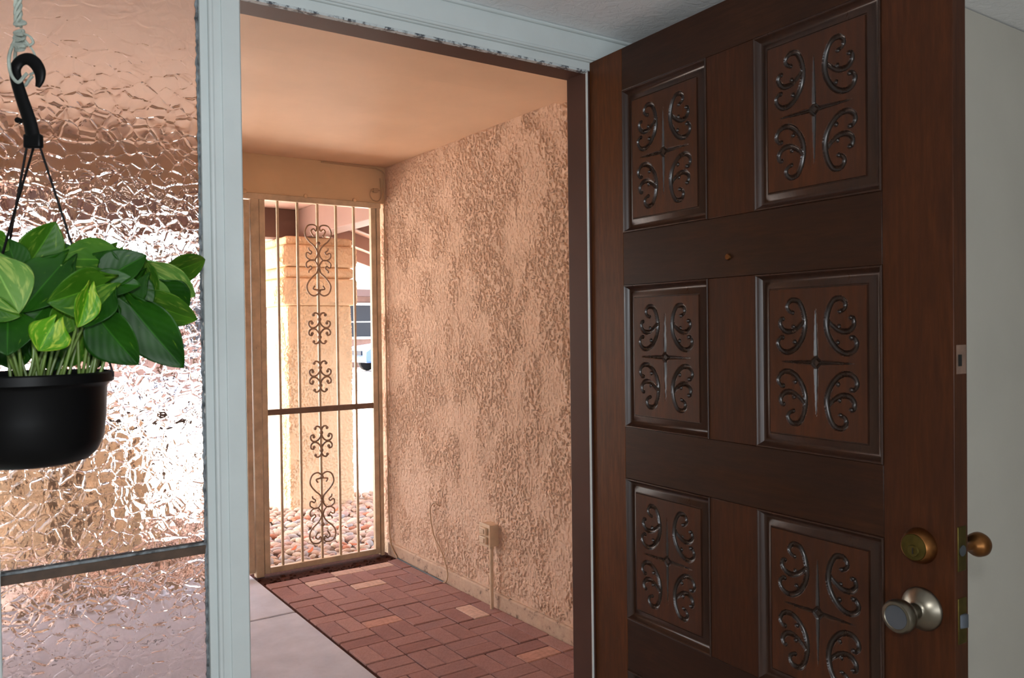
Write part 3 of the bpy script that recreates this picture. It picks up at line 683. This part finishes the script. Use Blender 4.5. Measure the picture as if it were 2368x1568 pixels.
for r_ in range(4):
    for cx in cols:
        loc = (cx + PW / 2, 0, Z(rowt[r_]) - PH / 2)
        if mo0 is None:
            mo0 = mould().build('panel_moulding', 'moulding_wood', door); mo = mo0
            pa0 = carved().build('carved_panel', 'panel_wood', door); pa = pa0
            pa0.data.materials.append(M['groove_shade_wood'])
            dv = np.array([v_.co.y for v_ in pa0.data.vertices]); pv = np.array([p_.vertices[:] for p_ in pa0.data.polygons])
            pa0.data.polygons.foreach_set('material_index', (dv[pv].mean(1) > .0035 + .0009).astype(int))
        else:
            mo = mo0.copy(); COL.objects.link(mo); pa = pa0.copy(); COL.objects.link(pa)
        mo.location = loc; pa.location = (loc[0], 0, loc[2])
        MB().box(cx - .003, cx + PW + .003, .012, .030, loc[2] - PH / 2 - .003, loc[2] + PH / 2 + .003).build('panel_back', 'panel_wood', door)
# hardware (local -y is the outside face)
k = MB().lathe([(0, -.004), (.0055, -.004), (.007, -.001), (.007, .004)], (.453, 0, Z(.138)), 'y', 16).build('peephole', 'aged_brass', door); k['label'] = 'small brass peephole'
k = MB().lathe([(.029, .0), (.0285, -.004), (.0225, -.017), (.0215, -.018), (.0205, -.017)], (.857, 0, Z(-.358)), 'y', 40).build('deadbolt_collar', 'aged_brass', door); k['label'] = 'round aged brass deadbolt collar'
q = MB().lathe([(.0212, -.0165), (.0205, -.0185), (0, -.0185)], (.857, 0, Z(-.358)), 'y', 40).build('lock_face', 'green_brass', k); q['label'] = 'greenish tarnished brass lock face'
MB().lathe([(.0095, -.0186), (.0085, -.0205), (.0062, -.0200), (0, -.0200)], (.857, 0, Z(-.3635)), 'y', 24).build('key_plug', 'green_brass', k)
MB().box(.8562, .8578, -.0212, -.0195, Z(-.3685), Z(-.3585)).build('keyhole', 'dark_slot', k)
k = MB().lathe([(.0345, .0), (.0345, -.002), (.0325, -.005), (.023, -.014), (.017, -.017), (.0135, -.0185), (.0125, -.020)], (.860, 0, Z(-.459)), 'y', 48).build('knob_rosette', 'brushed_nickel', door); k['label'] = 'round satin nickel rosette'
q = MB().lathe([(.0125, -.019), (.0120, -.030), (.0140, -.036), (.0195, -.043), (.0245, -.052), (.0265, -.060), (.0262, -.066), (.0235, -.0705), (.0195, -.0712), (.0185, -.0700), (.0, -.0690)], (.860, 0, Z(-.459)), 'y', 48).build('door_knob', 'brushed_nickel', door); q['label'] = 'satin nickel door knob with dimpled face'
MB().lathe([(.0182, -.0703), (.0, -.0698)], (.860, 0, Z(-.459)), 'y', 40).build('knob_dimple', 'steel', q)
k = MB().lathe([(.0135, TH), (.0130, TH + .006), (.0075, TH + .012), (.0060, TH + .022), (.0062, TH + .036), (.0090, TH + .043), (.0155, TH + .048), (.0195, TH + .056), (.0200, TH + .064), (.0170, TH + .071), (.010, TH + .075), (0, TH + .076)], (.897, 0, Z(-.362)), 'y', 40).build('thumb_knob', 'aged_brass', door); k['label'] = 'round aged brass turn knob on the inner face'
k = MB().box(W - .001, W + .0012, .007, .030, Z(-.388), Z(-.318)).build('deadbolt_plate', 'green_brass', door, bevel=.001)
MB().lathe([(.0085, 0), (.0085, .0022), (0, .0022)], (0, 0, 0), 'z', 20).build('bolt_end', 'steel', k)
bo = bpy.data.objects['bolt_end']; bo.rotation_euler = (0, math.pi / 2, 0); bo.location = (W, .0185, Z(-.356))
k = MB().box(W - .001, W + .0012, .007, .030, Z(-.502), Z(-.430)).build('latch_plate', 'green_brass', door, bevel=.001)
MB().add([(W, .010, Z(-.478)), (W, .028, Z(-.478)), (W, .028, Z(-.455)), (W, .010, Z(-.455)), (W + .001, .011, Z(-.477)), (W + .006, .027, Z(-.477)), (W + .006, .027, Z(-.456)), (W + .001, .011, Z(-.456))],
         [(0, 1, 5, 4), (1, 2, 6, 5), (2, 3, 7, 6), (3, 0, 4, 7), (4, 5, 6, 7)]).build('latch_bolt', 'steel', k, bevel=.001)
k = MB().box(W - .001, W + .0008, .006, .032, Z(-.080), Z(-.035)).build('edge_patch', 'scuffed_wood', door); k['label'] = 'pale scuffed patch on the door edge'
MB().box(W, W + .0011, .010, .020, Z(-.068), Z(-.050)).build('patch_notch', 'dark_slot', k)
for z in (.45, -.35, -1.15):
    MB().tube([(-.004, TH + .006, Z(z) - .045), (-.004, TH + .006, Z(z) + .045)], .006, 10).build('hinge', 'aged_brass', door)

# ------------------------------------------------------------------ hanging pothos
pl = empty('hanging_pothos', (.0845, 1.250, E0 - .171), -.0675)    # local x to the right, -y toward the viewer
tag(pl, 'green pothos plant in a black plastic hanging pot', 'plant')
H_ = .116
MB().lathe([(r_ * .95, h_) for r_, h_ in [(0, 0), (.058, .0), (.072, .004), (.083, .014), (.091, .030), (.0945, .060), (.0965, .100), (.099, .104), (.1055, .107), (.1055, .118), (.1025, .120), (.098, .117), (.094, .105), (.089, .05), (0, .05)]], (0, 0, 0), 'z', 64).build('pot', 'black_plastic', pl)
MB().lathe([(.0895, .103), (.06, .108), (.02, .111), (0, .111)], (0, 0, 0), 'z', 40).build('soil', 'potting_soil', pl)
ZR = H_ + .001
def L3(cx, cy, w_):
    c_ = cx - 183; u_ = .0001884 * c_ + 1.82e-8 * c_ * abs(c_); k_ = 1 - w_ / 1.253
    return Vector((u_ * k_, -w_, ZR + (967 - cy) * .000219 * (1 + .45 * u_) * k_))
top = Vector((.004, 0, .422))
hk = MB()
P = spline([(.0105, 0, .430), (.006, 0, .452), (-.003, 0, .480), (-.010, 0, .505), (-.011, 0, .520), (-.004, 0, .530), (.006, 0, .5325), (.015, 0, .527), (.021, 0, .516), (.021, 0, .505), (.0175, 0, .4955)], 6)
rad = [.0095, .009, .0085, .008, .0075, .0075, .008, .0085, .008, .006, .003]
rs = [np.interp(i / 6, range(11), rad) for i in range(len(P))]
hk.tube(P, rs, 12)
for i_, p_ in enumerate(hk.v): hk.v[i_] = (p_[0], p_[1] * .55, p_[2])
TW = []
TW.append(hk.build('hanger_hook', 'black_plastic', pl))
TW.append(MB().box(-.001, .0225, -.005, .005, .415, .434).build('hanger_collar', 'black_plastic', pl, bevel=.003))
TW.append(MB().lathe([(0, -.003), (.004, -.003), (.004, .003), (0, .003)], (-.008, 0, .452), 'y', 8).build('hanger_tab', 'black_plastic', pl))
for a, b_ in (((.002, 0, .418), (-.088, .048, ZR + .001)), ((.011, 0, .417), (-.018, -.0985, ZR + .001)), ((.019, 0, .418), (.0965, .026, ZR + .001))):
    A, B = Vector(a), Vector(b_)
    MB().tube([A, A.lerp(B, .33) + Vector((0, 0, .002)), A.lerp(B, .66), B, B + Vector((0, 0, -.006))], .0016, 8).build('hanger_wire', 'black_plastic', pl).rotation_euler = (0, 0, -.534)
for o in TW: o.rotation_euler = (0, 0, -.534)
def leaf(base, tip, width, roll, mat, cup=.25, droop=.12, seed=0, side=1):
    base, tip = Vector(base), Vector(tip); L = tip - base; ln = L.length; d = L.normalized()
    nrm = Vector((0, -1, 0)); nrm = (nrm - d * nrm.dot(d)).normalized(); nrm = Matrix.Rotation(math.radians(roll), 3, d) @ nrm
    x_ = d.cross(nrm)
    nl, nw = 18, 10; r = random.Random(seed); vs = []; uv = []
    asym = r.uniform(-.08, .08); wav = r.uniform(0, 6)
    for i in range(nl + 1):
        t_ = i / nl
        # cordate outline with a pointed tip
        hw = .5 * (math.sin(min(1, t_ / .36) * math.pi / 2) ** .5 if t_ < .36 else math.cos((t_ - .36) / .64 * math.pi / 2) ** .82)
        if i == nl: hw = .004
        if i == 0: hw = .16
        for j_ in range(-nw, nw + 1):
            a = j_ / nw
            back = -.30 * (1 - t_) ** 5 * math.sin(math.pi * abs(a) * .95) * 1.0       # heart lobes behind the stalk
            px_ = a * hw * width * (1 + (asym if a > 0 else -asym))
            py_ = (t_ + back) * ln
            zc = cup * width * hw * (abs(a) ** 1.25) - droop * ln * (t_ - .35) ** 2 * (1 if t_ > .35 else .35)
            zc += .012 * width * math.sin(wav + t_ * 9 + a * 3) * abs(a)
            vs.append(base + d * py_ + x_ * px_ + nrm * zc); uv.append((a, t_))
    m_ = 2 * nw + 1
    fs = [(i * m_ + j_, i * m_ + j_ + 1, (i + 1) * m_ + j_ + 1, (i + 1) * m_ + j_) for i in range(nl) for j_ in range(m_ - 1)]
    me = bpy.data.meshes.new('leaf'); me.from_pydata([tuple(v) for v in vs], [], fs); me.update()
    me.polygons.foreach_set('use_smooth', [True] * len(fs))
    ul = me.uv_layers.new(name='UVMap'); ul.data.foreach_set('uv', [c_ for lp in me.loops for c_ in uv[lp.vertex_index]])
    me.materials.append(M[mat]); o = bpy.data.objects.new('leaf', me); COL.objects.link(o); o.parent = pl
    sol = o.modifiers.new('thickness', 'SOLIDIFY'); sol.thickness = .0006
    return o
def stem(b_, seed):
    r = random.Random(seed); a = r.uniform(0, 6.28); q = r.uniform(.0, .07)
    s0 = Vector((max(-.075, min(.072, b_[0] * .55 + r.uniform(-.025, .025))), max(-.06, min(.06, b_[1] * .5 + r.uniform(-.02, .02))), .108)); e_ = Vector(b_)
    mid = s0.lerp(e_, .5) + Vector((r.uniform(-.008, .008), r.uniform(-.01, .01), .018 + .1 * abs(e_.x - s0.x) * .5))
    P = spline([s0, mid, e_], 7); MB().tube(P, [.0021 - .0008 * i / len(P) for i in range(len(P))], 7).build('stem', 'stem_green', pl)
K = .000219
# (base x, y, forward) (tip x, y, forward) width px, roll, material, cup, droop
LV = [
 ((190, 300, .00), (362, 52, .01), 215, 18, 'leaf_mid', .25, .10),
 ((-40, 130, .02), (70, 205, .03), 120, 10, 'leaf_mid', .3, .2),
 ((-20, 270, .065), (128, 568, .085), 275, -14, 'leaf_pale', .22, .16),
 ((385, 300, .045), (135, 565, .070), 265, 20, 'leaf_dark', .25, .12),
 ((640, 420, .075), (305, 520, .095), 265, -22, 'leaf_mid', .35, .16),
 ((655, 470, .070), (505, 668, .085), 190, 16, 'leaf_dark', .35, .16),
 ((545, 455, .095), (480, 672, .100), 135, -30, 'leaf_young', .5, .1),
 ((335, 640, .098), (232, 802, .098), 195, 12, 'leaf_young', -.35, .25),
 ((735, 290, .02), (350, 262, .035), 235, 24, 'leaf_mid', .25, .10),
 ((640, 400, .035), (895, 255, .045), 205, -28, 'leaf_dark', .4, .14),
 ((560, 420, .05), (860, 430, .06), 150, -20, 'leaf_dark', .35, .14),
 ((900, 350, -.02), (1192, 545, -.035), 205, 24, 'leaf_pale', .28, .2),
 ((1000, 400, -.06), (1274, 328, -.135), 165, 18, 'leaf_mid', .3, .12),
 ((830, 520, .00), (1205, 692, -.02), 215, 28, 'leaf_mid', .28, .22),
 ((850, 570, .02), (1066, 726, .03), 120, -30, 'leaf_dark', .45, .15),
 ((590, 610, .06), (832, 918, .075), 255, 28, 'leaf_dark', .22, .12),
 ((800, 570, .035), (1106, 952, .045), 270, 22, 'leaf_dark', .22, .12),
 ((60, 600, .06), (50, 822, .085), 270, 8, 'leaf_dark', .25, .12),
 ((-60, 520, .07), (128, 600, .08), 120, 20, 'leaf_mid', .3, .12),
 ((860, 400, .02), (690, 555, .035), 170, -16, 'leaf_dark', .3, .12),
 ((300, 530, .05), (150, 690, .06), 180, 15, 'leaf_dark', .3, .12),
 ((420, 560, .055), (330, 720, .065), 150, -20, 'leaf_mid', .3, .12),
 ((880, 330, -.01), (940, 560, .0), 180, 40, 'leaf_mid', .3, .12),
 ((700, 250, .0), (560, 420, .01), 220, -18, 'leaf_mid', .3, .12),
 ((450, 340, -.02), (250, 200, -.03), 180, 10, 'leaf_dark', .3, .12),
 ((120, 330, .03), (60, 130, .02), 150, 10, 'leaf_dark', .3, .1),
 ((330, 450, -.03), (180, 480, -.02), 260, 10, 'leaf_dark', .2, .1),
 ((700, 480, -.03), (800, 640, -.04), 240, 10, 'leaf_dark', .2, .1),
 ((150, 560, -.04), (260, 790, -.05), 260, 10, 'leaf_dark', .2, .1),
 ((520, 520, -.04), (560, 800, -.05), 280, 10, 'leaf_dark', .2, .1),
 ((60, 720, -.045), (110, 950, -.055), 230, 10, 'leaf_dark', .2, .1),
 ((300, 740, -.05), (330, 960, -.055), 240, -12, 'leaf_dark', .2, .1),
 ((460, 730, -.03), (420, 940, -.04), 170, 14, 'leaf_mid', .2, .1),
 ((560, 720, -.05), (590, 950, -.055), 220, 8, 'leaf_dark', .2, .1),
 ((780, 420, .01), (905, 610, .015), 200, -18, 'leaf_dark', .3, .12),
 ((980, 470, -.03), (1150, 610, -.04), 210, 14, 'leaf_dark', .25, .12),
 ((560, 300, .02), (740, 420, .03), 220, 14, 'leaf_dark', .25, .12),
 ((1040, 690, -.01), (1118, 688, -.015), 26, 60, 'leaf_mid', .6, -.6),
 ((-90, 620, .04), (-260, 850, .05), 230, 10, 'leaf_dark', .25, .12),
 ((-150, 420, .04), (-380, 640, .03), 230, -10, 'leaf_mid', .25, .12),
 ((-160, 260, .0), (-420, 300, -.02), 220, 10, 'leaf_mid', .25, .12),
 ((-100, 150, -.02), (-250, -20, -.03), 200, -10, 'leaf_pale', .25, .12),
 ((-200, 560, -.03), (-480, 800, -.05), 230, 10, 'leaf_dark', .25, .12),
 ((100, 420, -.08), (60, 640, -.13), 220, 170, 'leaf_mid', .25, .12),
 ((420, 380, -.08), (560, 600, -.13), 240, 170, 'leaf_mid', .25, .12),
 ((-160, 480, -.08), (-220, 720, -.12), 230, 170, 'leaf_dark', .25, .12),
]
for i, (a, b_, w_, roll, mt, cup, dr) in enumerate(LV):
    A, B = L3(*a), L3(*b_)
    leaf(A, B, w_ * K * 1.2, roll, mt, cup, dr, i); 
    if i % 3 != 1: stem(A, i + 50)
for i in range(4):
    r = random.Random(900 + i); x = r.uniform(-.07, .085); y = r.uniform(-.07, .02)
    MB().tube(spline([(x, y, .106), (x + r.uniform(-.01, .02), y, .145), (x + r.uniform(-.02, .045), y + r.uniform(-.01, .01), .175 + r.uniform(0, .03))], 6), .0018, 7).build('stem', 'stem_green', pl)
# cord
cd = empty('knotted_cord', (.0845, 1.250, E0 - .171), -.6015); tag(cd, 'pale knotted cotton cord holding the plant hook', 'cord')
rc = random.Random(31)
for k in range(4):
    ph = k * 1.57
    P = [(-.006 + .0035 * math.cos(ph + z_ * 160) , .0035 * math.sin(ph + z_ * 160), z_) for z_ in np.linspace(.575, .8955, 60)]
    MB().tube(P, .0021, 6).build('strand', 'cotton_cord', cd)
kn = MB()
for k in range(9):
    ph = rc.uniform(0, 6.28); ex = rc.uniform(.005, .011); z_ = .560 + rc.uniform(-.014, .022)
    kn.tube(spline([(ex * math.cos(ph + t_ * 2.1) - .004, ex * .7 * math.sin(ph + t_ * 2.1), z_ + .005 * math.sin(t_ * 2 + ph)) for t_ in range(4)], 6), .0024, 6)
kn.build('knot', 'cotton_cord', cd)
for sy in (-1, 1):
    P = spline([(-.008, sy * .002, .560), (-.015, sy * .006, .535), (-.012, sy * .009, .512), (-.004, sy * .007, .500), (.004, sy * .006, .508), (.008, sy * .006, .512)], 8)
    MB().tube(P, .0022, 6).build('loop', 'cotton_cord', cd)
MB().tube(spline([(.0, .0, .560), (.010, .004, .545), (.014, .006, .530), (.012, .008, .520), (.008, 0, .512)], 8), .0016, 6).build('loop', 'cotton_cord', cd)
MB().tube(spline([(.0, -.004, .565), (.012, -.006, .560), (.016, -.005, .552), (.010, -.005, .548)], 8), .0016, 6).build('loose_end', 'cotton_cord', cd)
hk2 = MB().lathe([(0, .884), (.012, .886), (.012, .8955), (0, .8955)], (-.006, 0, 0), 'z', 16).build('ceiling_cup', 'white_trim', cd)
